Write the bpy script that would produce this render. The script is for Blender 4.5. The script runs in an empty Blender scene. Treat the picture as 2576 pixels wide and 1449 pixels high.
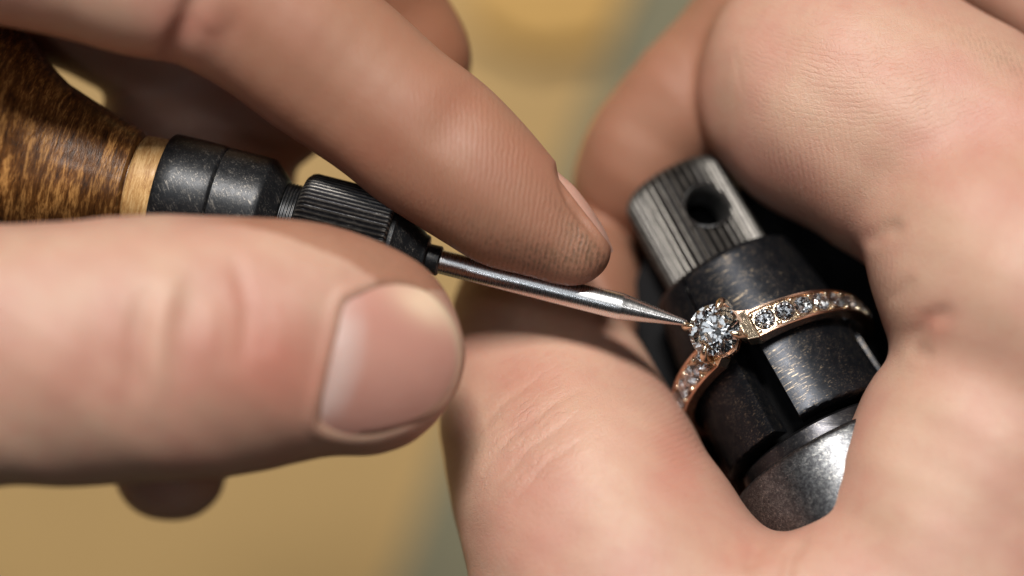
import bpy, bmesh, math, random
import numpy as np
import openvdb
from mathutils import Matrix, Vector

# ---------------------------------------------------------------- units
# Lengths are written in steps of 1/28 mm; S turns them into metres.
S = 0.001 / 28.0
DCAM = 7000.0            # camera height above the plane of sharp focus (250 mm)
scene = bpy.context.scene
col = scene.collection
rng = random.Random(7)

# ---------------------------------------------------------------- camera
cam_d = bpy.data.cameras.new('camera')
cam = bpy.data.objects.new('camera', cam_d)
col.objects.link(cam)
cam.location = (0, 0, DCAM * S)
cam_d.sensor_width = 36
cam_d.lens = 36 * DCAM / 2576
cam_d.clip_start = 0.01
cam_d.clip_end = 20
cam_d.dof.use_dof = True
cam_d.dof.focus_distance = (DCAM - 45) * S
cam_d.dof.aperture_fstop = cam_d.lens / 13.8
scene.camera = cam

# ---------------------------------------------------------------- world and lamps
world = bpy.data.worlds.new("World")
scene.world = world
world.use_nodes = True
bg = world.node_tree.nodes['Background']
bg.inputs[0].default_value = (0.80, 0.90, 1.0, 1)
bg.inputs[1].default_value = 0.008


def area(name, loc, size, power, colr, target=(0, 0, 0), shape='SQUARE', size_y=None):
    d = bpy.data.lights.new(name, 'AREA')
    d.energy = power
    d.color = colr
    d.shape = shape
    d.size = size
    if size_y:
        d.size_y = size_y
    o = bpy.data.objects.new(name, d)
    col.objects.link(o)
    o.location = loc
    o.rotation_euler = (Vector(target) - Vector(loc)).to_track_quat('-Z', 'Y').to_euler()
    return o


area('bench_lamp', (-0.03, 0.345, 0.455), 0.11, 5.2, (1.0, 0.955, 0.89))
area('ceiling_panel', (-0.15, 0.14, 0.58), 0.32, 0.30, (0.92, 0.96, 1.0))  # added panel, brightens the facets of the diamond
area('task_lamp', (0.11, 0.03, 0.44), 0.05, 0.11, (1.0, 0.98, 0.95))  # added small light for glints on stones and metal
area('task_lamp', (-0.12, -0.07, 0.44), 0.05, 0.09, (0.9, 0.95, 1.0))  # second added light for glints

scene.view_settings.view_transform = 'Standard'
scene.view_settings.look = 'None'
scene.view_settings.gamma = 1
scene.view_settings.exposure = 0.0
scene.render.engine = 'CYCLES'
cy = scene.cycles
cy.max_bounces = 16
cy.transmission_bounces = 16
cy.glossy_bounces = 8
cy.diffuse_bounces = 5
cy.caustics_reflective = False
cy.caustics_refractive = True
cy.sample_clamp_indirect = 6
cy.blur_glossy = 0.3
try:
    cy.use_denoising = True
    cy.denoiser = 'OPENIMAGEDENOISE'
    cy.denoising_input_passes = 'RGB_ALBEDO_NORMAL'
except Exception:
    pass


# ---------------------------------------------------------------- helpers
def pt(u, v, z=0.0):
    f = (DCAM - z) / DCAM
    return np.array([(u - 1288.0) * f, (724.5 - v) * f, z], float)


def proj(P):
    """plane coordinates of points (n,3)"""
    f = DCAM / (DCAM - P[:, 2])
    return P[:, 0] * f + 1288.0, 724.5 - P[:, 1] * f


def tag(o, label=None, cat=None, group=None, kind=None):
    if label: o['label'] = label
    if cat: o['category'] = cat
    if group: o['group'] = group
    if kind: o['kind'] = kind
    return o


def mk(name, V, F, m, parent=None, org=(0, 0, 0), smooth=True, angle=None):
    me = bpy.data.meshes.new(name)
    V = (np.asarray(V, float) - np.asarray(org, float)) * S
    me.from_pydata([tuple(p) for p in V], [], [tuple(int(i) for i in f) for f in F])
    me.update()
    if smooth:
        me.polygons.foreach_set('use_smooth', [True] * len(me.polygons))
        if angle is not None:
            me.set_sharp_from_angle(angle=math.radians(angle))
    if m: me.materials.append(m)
    o = bpy.data.objects.new(name, me)
    col.objects.link(o)
    if parent is not None:
        o.parent = parent
    else:
        o.location = Vector(org) * S
    return o


def empty(name, org):
    o = bpy.data.objects.new(name, None)
    o.empty_display_size = 0.005
    col.objects.link(o)
    o.location = Vector(org) * S
    return o


def fix_normals(o):
    bm = bmesh.new(); bm.from_mesh(o.data)
    bmesh.ops.recalc_face_normals(bm, faces=bm.faces)
    bm.to_mesh(o.data); bm.free()


# ---------------------------------------------------------------- material helpers
class NT:
    def __init__(s, name):
        s.m = bpy.data.materials.new(name)
        s.m.use_nodes = True
        s.t = s.m.node_tree
        s.b = s.t.nodes['Principled BSDF']
        s.out = s.t.nodes['Material Output']

    def n(s, typ, **kw):
        nd = s.t.nodes.new(typ)
        for k, v in kw.items():
            setattr(nd, k, v)
        return nd

    def l(s, a, b):
        s.t.links.new(a, b)

    def coord(s, scale=1000.0, kind='Object', stretch=(1, 1, 1), rot=(0, 0, 0)):
        c = s.n('ShaderNodeTexCoord')
        mp = s.n('ShaderNodeMapping')
        mp.inputs['Scale'].default_value = tuple(scale * k for k in stretch)
        r = s.n('ShaderNodeMapping')
        r.inputs['Rotation'].default_value = rot
        s.l(c.outputs[kind], r.inputs[0])
        s.l(r.outputs[0], mp.inputs[0])
        return mp.outputs[0]

    def noise(s, vec, scale, detail=4, rough=0.55, dist=0.0):
        x = s.n('ShaderNodeTexNoise')
        x.inputs['Scale'].default_value = scale
        x.inputs['Detail'].default_value = detail
        x.inputs['Roughness'].default_value = rough
        x.inputs['Distortion'].default_value = dist
        s.l(vec, x.inputs['Vector'])
        return x.outputs['Fac']

    def ramp(s, fac, stops):
        x = s.n('ShaderNodeValToRGB')
        e = x.color_ramp.elements
        while len(e) < len(stops): e.new(0.5)
        for k, (p, c) in enumerate(stops):
            e[k].position = p
            e[k].color = (c, c, c, 1) if isinstance(c, (int, float)) else (*c, 1)
        s.l(fac, x.inputs[0])
        return x.outputs[0]

    def mix(s, fac, a, b, blend='MIX'):
        x = s.n('ShaderNodeMix', data_type='RGBA', blend_type=blend)
        for sock, v in ((x.inputs[0], fac), (x.inputs[6], a), (x.inputs[7], b)):
            if isinstance(v, (int, float)): sock.default_value = v
            elif isinstance(v, tuple): sock.default_value = (*v, 1)
            else: s.l(v, sock)
        return x.outputs[2]

    def math(s, op, a, b=None, c=None, clamp=False):
        x = s.n('ShaderNodeMath', operation=op)
        x.use_clamp = clamp
        for k, v in enumerate((a, b, c)):
            if v is None: continue
            if isinstance(v, (int, float)): x.inputs[k].default_value = v
            else: s.l(v, x.inputs[k])
        return x.outputs[0]

    def attr(s, name):
        x = s.n('ShaderNodeAttribute')
        x.attribute_name = name
        return x.outputs['Fac']

    def bump(s, h, dist, strength=1.0, prev=None):
        x = s.n('ShaderNodeBump')
        x.inputs['Strength'].default_value = strength
        x.inputs['Distance'].default_value = dist
        s.l(h, x.inputs['Height'])
        if prev is not None: s.l(prev, x.inputs['Normal'])
        return x.outputs[0]

    def set(s, **kw):
        for k, v in kw.items():
            sock = s.b.inputs[k.replace('_', ' ')]
            if isinstance(v, (int, float)): sock.default_value = v
            elif isinstance(v, tuple): sock.default_value = (*v, 1) if len(v) == 3 and sock.type == 'RGBA' else v
            else: s.l(v, sock)


# ---------------------------------------------------------------- materials
def skin_material(name, base_a, base_b):
    t = NT(name)
    c = t.coord()
    big = t.noise(c, 0.16, 3, 0.5)
    colr = t.mix(t.ramp(big, [(0.35, 0.0), (0.65, 1.0)]), base_a, base_b)
    mot = t.noise(c, 0.9, 5, 0.6)
    colr = t.mix(t.math('MULTIPLY', t.ramp(mot, [(0.45, 0.0), (0.7, 1.0)]), 0.22), colr, (0.42, 0.17, 0.13))
    colr = t.mix(t.attr('flush'), colr, (0.40, 0.125, 0.09))
    colr = t.mix(t.attr('pale'), colr, (0.64, 0.46, 0.34))
    colr = t.mix(t.attr('tan'), colr, (0.27, 0.115, 0.065))  # shade painted into the skin colour of the dimmer fingers
    # dark grime caught in the ridges
    ph = t.attr('phase')
    wob = t.noise(c, 0.8, 2, 0.5)
    ph2 = t.math('ADD', t.math('MULTIPLY', ph, 6.28318), t.math('MULTIPLY', wob, 7.0))
    sn = t.math('SINE', ph2)
    brk = t.ramp(t.noise(c, 2.2, 3, 0.6), [(0.36, 0.0), (0.62, 1.0)])
    ridge = t.math('MULTIPLY', t.math('MULTIPLY', sn, t.attr('ridge')), t.math('ADD', t.math('MULTIPLY', brk, 0.8), 0.25))
    grime = t.math('MULTIPLY', t.math('MULTIPLY', t.ramp(sn, [(0.0, 1.0), (0.30, 0.0)]), t.attr('dirt')), brk)
    vor = t.n('ShaderNodeTexVoronoi', feature='DISTANCE_TO_EDGE')
    vor.inputs['Scale'].default_value = 1.9
    wv = t.n('ShaderNodeMix', data_type='VECTOR')
    wv.inputs[0].default_value = 0.12
    nc = t.n('ShaderNodeTexNoise'); nc.inputs['Scale'].default_value = 1.1
    t.l(c, nc.inputs['Vector'])
    t.l(c, wv.inputs[4]); t.l(nc.outputs['Color'], wv.inputs[5])
    t.l(wv.outputs[1], vor.inputs['Vector'])
    crack = t.ramp(vor.outputs[0], [(0.0, 0.0), (0.12, 1.0)])
    grime2 = t.math('MULTIPLY', t.math('MULTIPLY', t.math('SUBTRACT', 1.0, crack), t.attr('dirt')), 0.35)
    gall = t.math('MAXIMUM', grime, grime2)
    colr = t.mix(t.math('MULTIPLY', gall, 0.75), colr, (0.075, 0.045, 0.03))
    smut = t.math('MULTIPLY', t.attr('dirt'), t.ramp(t.noise(c, 1.3, 4, 0.6), [(0.4, 0.0), (0.75, 0.6)]))
    colr = t.mix(smut, colr, (0.16, 0.10, 0.06))
    # long wrinkles
    w2 = t.math('ADD', t.math('MULTIPLY', t.attr('phase2'), 6.28318), t.math('MULTIPLY', t.noise(c, 0.5, 4, 0.65), 17.0))
    wr = t.math('MULTIPLY', t.ramp(t.math('MULTIPLY_ADD', t.math('SINE', w2), 0.5, 0.5), [(0.0, 0.0), (0.45, 1.0)]), t.math('MULTIPLY', t.attr('ridge2'), t.ramp(t.noise(c, 0.35, 4, 0.65), [(0.38, 0.15), (0.62, 1.6)])))
    fine = t.noise(t.coord(1000.0, stretch=(1.0, 0.45, 1.0), rot=(0, 0, 0.4)), 2.6, 5, 0.65, 0.6)
    fine2 = t.noise(c, 7.0, 3, 0.6)
    flake = t.math('MULTIPLY', t.ramp(t.noise(t.coord(1000.0, stretch=(1.0, 0.35, 1), rot=(0, 0, -0.6)), 3.4, 3, 0.6, 1.2), [(0.60, 0.0), (0.68, 1.0)]), t.attr('flake'))
    colr = t.mix(t.math('MULTIPLY', flake, 0.10), colr, (0.92, 0.78, 0.70))
    n1 = t.bump(fine, 0.00018, 0.11)
    n2 = t.bump(crack, 0.00004, 0.24, n1)
    n3 = t.bump(ridge, 0.00004, 0.48, n2)
    n4 = t.bump(wr, 0.00009, 0.8, n3)
    n5 = t.bump(fine2, 0.00006, 0.75, n4)
    n6 = t.bump(flake, 0.00004, 0.6, n5)
    rg = t.math('MULTIPLY_ADD', fine, 0.25, 0.36)
    t.set(Base_Color=colr, Roughness=rg, Specular_IOR_Level=0.5, Normal=n6,
          Subsurface_Weight=0.32, Subsurface_Scale=0.0011)
    t.b.inputs['Subsurface Radius'].default_value = (1.0, 0.36, 0.22)
    return t.m


def nail_material():
    t = NT('fingernail')
    c = t.coord()
    moon = t.attr('lunula')
    colr = t.mix(t.noise(c, 0.25, 3), (0.42, 0.205, 0.165), (0.47, 0.25, 0.20))
    colr = t.mix(t.math('MULTIPLY', moon, 0.7), colr, (0.54, 0.42, 0.39))
    colr = t.mix(t.attr('tipwhite'), colr, (0.80, 0.64, 0.46))
    n1 = t.bump(t.noise(t.coord(1000.0, stretch=(0.15, 2.0, 1)), 1.2, 2), 0.00006, 0.35)
    t.set(Base_Color=colr, Roughness=0.30, Specular_IOR_Level=0.5, Normal=n1,
          Subsurface_Weight=0.25, Subsurface_Scale=0.0009, Coat_Weight=0.25, Coat_Roughness=0.25)
    t.b.inputs['Subsurface Radius'].default_value = (1.0, 0.4, 0.3)
    return t.m


def dark_metal(name, base=(0.022, 0.023, 0.026), wear=(0.42, 0.38, 0.33), amount=0.5, rough=0.36, scr=1.0, met=0.85,
               line_rot=(0, 0, 0), spots=0.0, edges=0.0, crest=0.0, fleck=1.0):
    t = NT(name)
    c = t.coord(1000.0)
    n1 = t.noise(c, 1.2, 6, 0.7)
    fine = t.noise(c, 6.0, 5, 0.7, 0.8)
    lines = t.noise(t.coord(1000.0, stretch=(0.35, 5.0, 5.0), rot=line_rot), 1.5, 4, 0.7, 0.4)
    s1 = t.ramp(fine, [(0.57, 0.0), (0.70, 1.0)])
    s2 = t.ramp(lines, [(0.57, 0.0), (0.68, 1.0)])
    w = t.math('MULTIPLY', t.math('MAXIMUM', t.math('MULTIPLY', s1, fleck), s2), t.ramp(n1, [(0.40, 0.05), (0.70, 1.0)]))
    w = t.math('MULTIPLY', w, amount, clamp=True)
    colr = t.mix(n1, base, tuple(k * 1.9 for k in base))
    if spots:
        sp = t.ramp(t.noise(c, 3.2, 4, 0.75, 1.0), [(0.46, 0.0), (0.66, 1.0)])
        colr = t.mix(t.math('MULTIPLY', sp, spots), colr, (0.45, 0.47, 0.47))
    colr = t.mix(w, colr, wear)
    edge = t.n('ShaderNodeNewGeometry')
    if edges:
        pe = t.ramp(edge.outputs['Pointiness'], [(0.525, 0.0), (0.60, 1.0)])
        colr = t.mix(t.math('MULTIPLY', pe, edges), colr, wear)
    if crest:
        cr = t.math('MULTIPLY', t.ramp(t.attr('crest'), [(0.62, 0.0), (1.0, 1.0)]), t.ramp(n1, [(0.30, 0.35), (0.6, 1.0)]))
        colr = t.mix(t.math('MULTIPLY', cr, crest), colr, wear)
    b1 = t.bump(lines, 0.00006, 0.5 * scr)
    b2 = t.bump(fine, 0.00004, 0.6 * scr, b1)
    t.set(Base_Color=colr, Metallic=met, Roughness=t.math('MULTIPLY_ADD', n1, 0.3, rough - 0.12), Normal=b2, Specular_IOR_Level=0.5)
    return t.m


def steel():
    t = NT('polished_steel')
    c = t.coord(1000.0)
    f = t.noise(t.coord(1000.0, stretch=(14, 0.5, 0.5), rot=(0, 0, 0.246)), 1.6, 3, 0.6)
    pit = t.ramp(t.noise(c, 5, 4, 0.7), [(0.60, 0.0), (0.74, 1.0)])
    colr = t.mix(t.math('MULTIPLY', pit, 0.5), (0.66, 0.66, 0.67), (0.16, 0.14, 0.13))
    t.set(Base_Color=colr, Metallic=1.0, Roughness=t.math('MULTIPLY_ADD', f, 0.14, 0.20), Normal=t.bump(f, 0.00002, 0.35))
    return t.m


def gold():
    t = NT('rose_gold')
    c = t.coord(1000.0)
    f = t.noise(c, 7, 4, 0.7)
    colr = t.mix(t.noise(c, 0.6, 2), (0.72, 0.47, 0.35), (0.78, 0.55, 0.42))
    t.set(Base_Color=colr, Metallic=1.0, Roughness=t.math('MULTIPLY_ADD', f, 0.14, 0.17), Normal=t.bump(f, 0.00003, 0.45))
    return t.m


def pale_gold():
    t = NT('bright_cut_gold')
    c = t.coord(1000.0)
    f = t.noise(c, 6, 5, 0.7)
    t.set(Base_Color=(0.86, 0.72, 0.54), Metallic=1.0, Roughness=t.math('MULTIPLY_ADD', f, 0.2, 0.10), Normal=t.bump(f, 0.00006, 0.6))
    return t.m


def gem():
    t = NT('diamond')
    t.t.nodes.remove(t.b)
    g = t.n('ShaderNodeBsdfGlass')
    g.inputs['Color'].default_value = (0.99, 0.995, 1.0, 1)
    g.inputs['Roughness'].default_value = 0.0
    g.inputs['IOR'].default_value = 2.30
    t.l(g.outputs[0], t.out.inputs[0])
    return t.m


def wood(name, dark, mid, light, along, streak=1.0, rough=0.38, gloss=0.4, coat=0.5):
    """stained wood; along = rotation that lays the grain"""
    t = NT(name)
    c = t.coord(1000.0, stretch=(1, 1, 1), rot=along)
    g = t.noise(t.coord(1000.0, stretch=(2.4, 0.34, 0.38), rot=along), 0.75 * streak, 5, 0.62, 0.5)
    g2 = t.noise(t.coord(1000.0, stretch=(3.0, 0.6, 0.6), rot=along), 2.3 * streak, 4, 0.6, 0.4)
    m = t.math('ADD', t.math('MULTIPLY', g, 0.62), t.math('MULTIPLY', g2, 0.38))
    colr = t.ramp(m, [(0.36, dark), (0.50, mid), (0.62, light), (0.72, mid)])
    blot = t.ramp(t.noise(c, 0.22, 3, 0.6), [(0.35, 0.0), (0.65, 1.0)])
    colr = t.mix(t.math('MULTIPLY', blot, 0.55), colr, dark)
    t.set(Base_Color=colr, Roughness=rough, Specular_IOR_Level=gloss, Normal=t.bump(g2, 0.00012, 0.5),
          Coat_Weight=coat, Coat_Roughness=0.22)
    return t.m


def plain(name, a, b, scale, rough=0.6, bump=0.0001, met=0.0, stretch=(1, 1, 1), detail=4):
    t = NT(name)
    f = t.noise(t.coord(1000.0, stretch=stretch), scale, detail)
    t.set(Base_Color=t.mix(f, a, b), Roughness=rough, Metallic=met, Specular_IOR_Level=0.25, Normal=t.bump(f, bump, 0.4))
    return t.m


M = {
    'skin_l': skin_material('skin_tanned', (0.43, 0.27, 0.196), (0.405, 0.218, 0.162)),  # base colour a little darker than the other hand
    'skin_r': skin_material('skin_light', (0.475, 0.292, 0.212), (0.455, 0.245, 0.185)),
    'nail': nail_material(),
    'ferrule': dark_metal('blackened_steel', base=(0.011, 0.012, 0.014), amount=0.75, met=0.6, rough=0.36, scr=0.45, line_rot=(0, 0, 1.2)),
    'knurl': dark_metal('knurled_black_steel', base=(0.011, 0.011, 0.013), wear=(0.40, 0.37, 0.33), amount=0.5, scr=0.5, rough=0.34, met=0.8, crest=0.42),
    'head': dark_metal('worn_grey_steel', base=(0.012, 0.011, 0.011), wear=(0.42, 0.395, 0.36), amount=0.28, rough=0.33, scr=0.5, met=0.7, crest=0.52),
    'jaw': dark_metal('blackened_jaw_steel', base=(0.010, 0.0115, 0.015), wear=(0.44, 0.34, 0.23), amount=1.0, rough=0.35, fleck=0.45, scr=0.25,
                      met=0.75, line_rot=(0, 0, -0.55)),
    'body': dark_metal('mottled_steel', base=(0.055, 0.056, 0.062), wear=(0.80, 0.78, 0.72), amount=0.9, rough=0.34, spots=0.34, met=0.95, scr=0.55),
    'hole': plain('sooty_steel', (0.004, 0.004, 0.005), (0.008, 0.008, 0.009), 1.0, 0.9),  # near-black colour carries the shade of the slot and the clamp gap
    'rim': dark_metal('worn_hole_edge_steel', base=(0.16, 0.16, 0.16), wear=(0.7, 0.66, 0.6), amount=0.8, rough=0.32, met=0.95, scr=0.5),
    'neck': dark_metal('blued_neck_steel', base=(0.03, 0.03, 0.034), wear=(0.55, 0.5, 0.42), amount=0.5, rough=0.30, met=0.9, scr=0.3),
    'steel': steel(),
    'gold': gold(),
    'pale_gold': pale_gold(),
    'gem': gem(),
    'wood': wood('stained_wood', (0.020, 0.007, 0.002), (0.165, 0.064, 0.016), (0.58, 0.29, 0.09), (0, 0, 0.246)),
    'bare_wood': wood('bare_wood', (0.24, 0.11, 0.035), (0.55, 0.33, 0.13), (0.74, 0.50, 0.24), (0, 0, 0.246), 1.6, 0.5, 0.3, 0.08),
    'bench': plain('ochre_bench_top', (0.40, 0.262, 0.108), (0.55, 0.365, 0.150), 0.02, 0.6, stretch=(1, 0.2, 1)),
    'mat': plain('grey_green_cloth', (0.19, 0.178, 0.115), (0.235, 0.22, 0.145), 0.05, 0.8),
    'amber': plain('amber_leather', (0.50, 0.29, 0.075), (0.56, 0.335, 0.095), 0.05, 0.5),
}


# ---------------------------------------------------------------- distance fields for the hands
def smin(a, b, k):
    h = np.maximum(k - np.abs(a - b), 0.0) / k
    return np.minimum(a, b) - h * h * k * 0.25


def spline(nodes, n=4):
    N = [np.array([*pt(u, v, z), r * (DCAM - z) / DCAM]) for (u, v, z, r) in nodes]
    if len(N) < 3: return N
    out = []
    for i in range(len(N) - 1):
        p1, p2 = N[i], N[i + 1]
        p0 = N[i - 1] if i > 0 else 2 * p1 - p2
        p3 = N[i + 2] if i + 2 < len(N) else 2 * p2 - p1
        for k in range(n):
            t = k / n
            out.append(0.5 * ((2 * p1) + (-p0 + p2) * t + (2 * p0 - 5 * p1 + 4 * p2 - p3) * t * t
                              + (-p0 + 3 * p1 - 3 * p2 + p3) * t ** 3))
    out.append(N[-1])
    return out


def sd_chain(P, N, zf, k=24.0):
    d = None
    lo, hi = P.min(0), P.max(0)
    for a, b in zip(N[:-1], N[1:]):
        r = max(a[3], b[3])
        g = np.maximum(np.maximum(lo - np.maximum(a[:3], b[:3]), np.minimum(a[:3], b[:3]) - hi), 0)
        if math.sqrt(float(g @ g)) > r + 260:
            continue
        ab = (b - a)[:3].astype(np.float32)
        q = P - a[:3].astype(np.float32)
        t = np.clip((q @ ab) / max(float(ab @ ab), 1e-6), 0, 1)
        q = q - t[:, None] * ab
        q[:, 2] /= zf
        dd = np.sqrt((q * q).sum(1)) - (a[3] + t * (b[3] - a[3])).astype(np.float32)
        d = dd if d is None else smin(d, dd, k)
    return d


def make_field(chains):
    C = [(spline(nodes), zf, k) for nodes, zf, k in chains]

    def f(P):
        P = P.astype(np.float32)
        d = None
        for N, zf, k in C:
            dd = sd_chain(P, N, zf)
            if dd is None: continue
            d = dd if d is None else smin(d, dd, k)
        if d is None: return np.full(len(P), 260.0, np.float32)
        # soft irregularity of flesh
        x, y, z = P[:, 0], P[:, 1], P[:, 2]
        d = d + 5.0 * np.sin(x * 0.017 + 0.011 * z) * np.sin(y * 0.015 + 1.3) + 0.9 * np.sin(x * 0.041 + y * 0.023) * np.sin(y * 0.037 - z * 0.02)
        return d
    return f


def grow_mesh(f, lo, hi, h):
    K = 4
    lo = np.array(lo, float); hi = np.array(hi, float)
    nc = np.ceil((hi - lo) / (h * K)).astype(int) + 1
    ax = [lo[i] + (np.arange(nc[i]) + 0.5) * h * K - 0.5 * h for i in range(3)]
    G = np.stack(np.meshgrid(*ax, indexing='ij'), -1).reshape(-1, 3)
    dc = np.concatenate([f(g) for g in np.array_split(G, nc[0])]).reshape(nc)
    D = dc.repeat(K, 0).repeat(K, 1).repeat(K, 2)
    idx = np.argwhere(np.abs(D) < h * K * 1.15)
    P = lo + idx * h
    cell = ((idx[:, 0] // 40) * 1000 + (idx[:, 1] // 40)) * 1000 + idx[:, 2] // 40
    order = np.argsort(cell, kind='stable')
    cuts = np.flatnonzero(np.diff(cell[order])) + 1
    vals = np.empty(len(P), np.float32)
    for part in np.split(order, cuts):
        vals[part] = f(P[part])
    D[idx[:, 0], idx[:, 1], idx[:, 2]] = vals
    D[[0, -1]] = np.maximum(D[[0, -1]], h); D[:, [0, -1]] = np.maximum(D[:, [0, -1]], h); D[:, :, [0, -1]] = np.maximum(D[:, :, [0, -1]], h)
    g = openvdb.FloatGrid(h * 3.0)
    g.gridClass = openvdb.GridClass.LEVEL_SET
    g.copyFromArray(np.clip(D, -h * 3, h * 3).astype(np.float32))
    V, T, Q = g.convertToPolygons(0.0, 0.0)
    V = V * h + lo
    return V, T, Q


def seg_dist(u, v, line):
    best = np.full(u.shape, 1e9)
    for (x0, y0), (x1, y1) in zip(line[:-1], line[1:]):
        dx, dy = x1 - x0, y1 - y0
        t = np.clip(((u - x0) * dx + (v - y0) * dy) / (dx * dx + dy * dy), 0, 1)
        best = np.minimum(best, np.hypot(u - x0 - t * dx, v - y0 - t * dy))
    return best


def poly_sd(u, v, poly):
    """signed distance to a closed outline, negative inside"""
    d = seg_dist(u, v, poly + poly[:1])
    ins = np.zeros(u.shape, bool)
    n = len(poly)
    for i in range(n):
        x0, y0 = poly[i]; x1, y1 = poly[(i + 1) % n]
        c = (y0 > v) != (y1 > v)
        ins ^= c & (u < (x1 - x0) * (v - y0) / ((y1 - y0) if y1 != y0 else 1e-9) + x0)
    return np.where(ins, -d, d)


def smooth_closed(pts, n=6):
    P = [np.array(p, float) for p in pts]
    out = []
    m = len(P)
    for i in range(m):
        p0, p1, p2, p3 = P[i - 1], P[i], P[(i + 1) % m], P[(i + 2) % m]
        for k in range(n):
            t = k / n
            out.append(tuple(0.5 * ((2 * p1) + (-p0 + p2) * t + (2 * p0 - 5 * p1 + 4 * p2 - p3) * t * t + (-p0 + 3 * p1 - 3 * p2 + p3) * t ** 3)))
    return out


def blob(u, v, cu, cv, ru, rv, ang=0.0):
    c, s = math.cos(ang), math.sin(ang)
    x = ((u - cu) * c + (v - cv) * s) / ru
    y = (-(u - cu) * s + (v - cv) * c) / rv
    return np.exp(-(x * x + y * y))


def by_cell(f, V):
    if len(V) < 20000: return f(V)
    c = np.floor(V / 400).astype(int)
    cell = (c[:, 0] * 1000 + c[:, 1]) * 1000 + c[:, 2]
    order = np.argsort(cell, kind='stable')
    out = np.empty(len(V), np.float32)
    for part in np.split(order, np.flatnonzero(np.diff(cell[order])) + 1):
        out[part] = f(V[part])
    return out


def field_normal(f, V):
    e = 4.0
    g = np.stack([by_cell(f, V + np.array(d) * e) - by_cell(f, V - np.array(d) * e) for d in ((1, 0, 0), (0, 1, 0), (0, 0, 1))], 1)
    return g / np.maximum(np.linalg.norm(g, axis=1, keepdims=True), 1e-9)


def build_hand(name, chains, lo, hi, h, mat, creases, paint, extra=None):
    f = make_field(chains)
    V, T, Q = grow_mesh(f, lo, hi, h)
    V = V.astype(float)
    N = field_normal(f, V)
    V -= N * by_cell(f, V)[:, None] * 0.9
    u, v = proj(V)
    front = np.clip(N[:, 2] * 3.0 + 0.3, 0, 1)
    disp = np.zeros(len(V))
    for line, w, dep in creases:
        cx, cy = (line[0][0] + line[-1][0]) / 2, (line[0][1] + line[-1][1]) / 2
        hl = math.hypot(line[0][0] - line[-1][0], line[0][1] - line[-1][1]) / 2
        fade = np.exp(-(np.hypot(u - cx, v - cy) / (0.92 * hl)) ** 4)
        disp += dep * np.exp(-(seg_dist(u, v, line) / w) ** 2) * front * fade
    if extra is not None:
        disp += extra(u, v, V, N, front)
    V = V + N * disp[:, None]
    F = [tuple(q) for q in Q[:, ::-1]] + [tuple(t) for t in T[:, ::-1]]
    o = mk(name, V, F, mat)
    me = o.data
    A = paint(u, v, V, N, front)
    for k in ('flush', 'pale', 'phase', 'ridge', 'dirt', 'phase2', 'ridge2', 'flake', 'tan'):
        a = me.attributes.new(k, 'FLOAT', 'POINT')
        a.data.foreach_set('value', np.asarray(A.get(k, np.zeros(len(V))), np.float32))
    fix_normals(o)
    return o, f


def drop(f, U, Vv, z0=900.0):
    """height of the hand surface under plane points, marching down"""
    z = np.full(U.shape, z0)
    for _ in range(60):
        P = np.stack([pt(a, b, c) for a, b, c in zip(U, Vv, z)])
        z = z - np.clip(f(P), -60, 200) * 0.9
    return z


# ================================================================ BENCH (surface far below, out of focus)
ZB = -5200.0
def slab(name, poly, z_top, thick, mat, **kw):
    n = len(poly)
    top = [pt(u, v, z_top) for u, v in poly]
    bot = [p - np.array([0, 0, thick]) for p in top]
    F = [tuple(range(n))] + [tuple(reversed(range(n, 2 * n)))] + [(i, n + i, n + (i + 1) % n, (i + 1) % n) for i in range(n)]
    c = np.mean(top, axis=0)
    o = mk(name, top + bot, F, mat, org=c, smooth=False)
    fix_normals(o)
    return o

bench = slab('bench_top', [(-9000, -7000), (12000, -7000), (12000, 9000), (-9000, 9000)], ZB, 900, M['bench'])
tag(bench, 'flat ochre workbench surface far below both hands, fully out of focus', 'workbench', kind='structure')
cloth = slab('work_mat', [(1640, -3000), (6500, -3000), (6500, 5200), (-420, 5200), (300, 2560), (1000, 1440), (1160, 1000), (1540, 120)],
             ZB + 60, 56, M['mat'])
tag(cloth, 'grey-green work mat lying on the ochre bench, blurred behind the right hand', 'mat')
block = slab('leather_scrap', [(1000, -900), (1480, -1000), (1600, -60), (1520, 110), (1330, 130), (1190, 60), (1110, -250)], ZB + 130, 120, M['amber'])
tag(block, 'blurred amber-orange leather scrap on the bench at the top edge of the picture', 'leather scrap')


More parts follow.
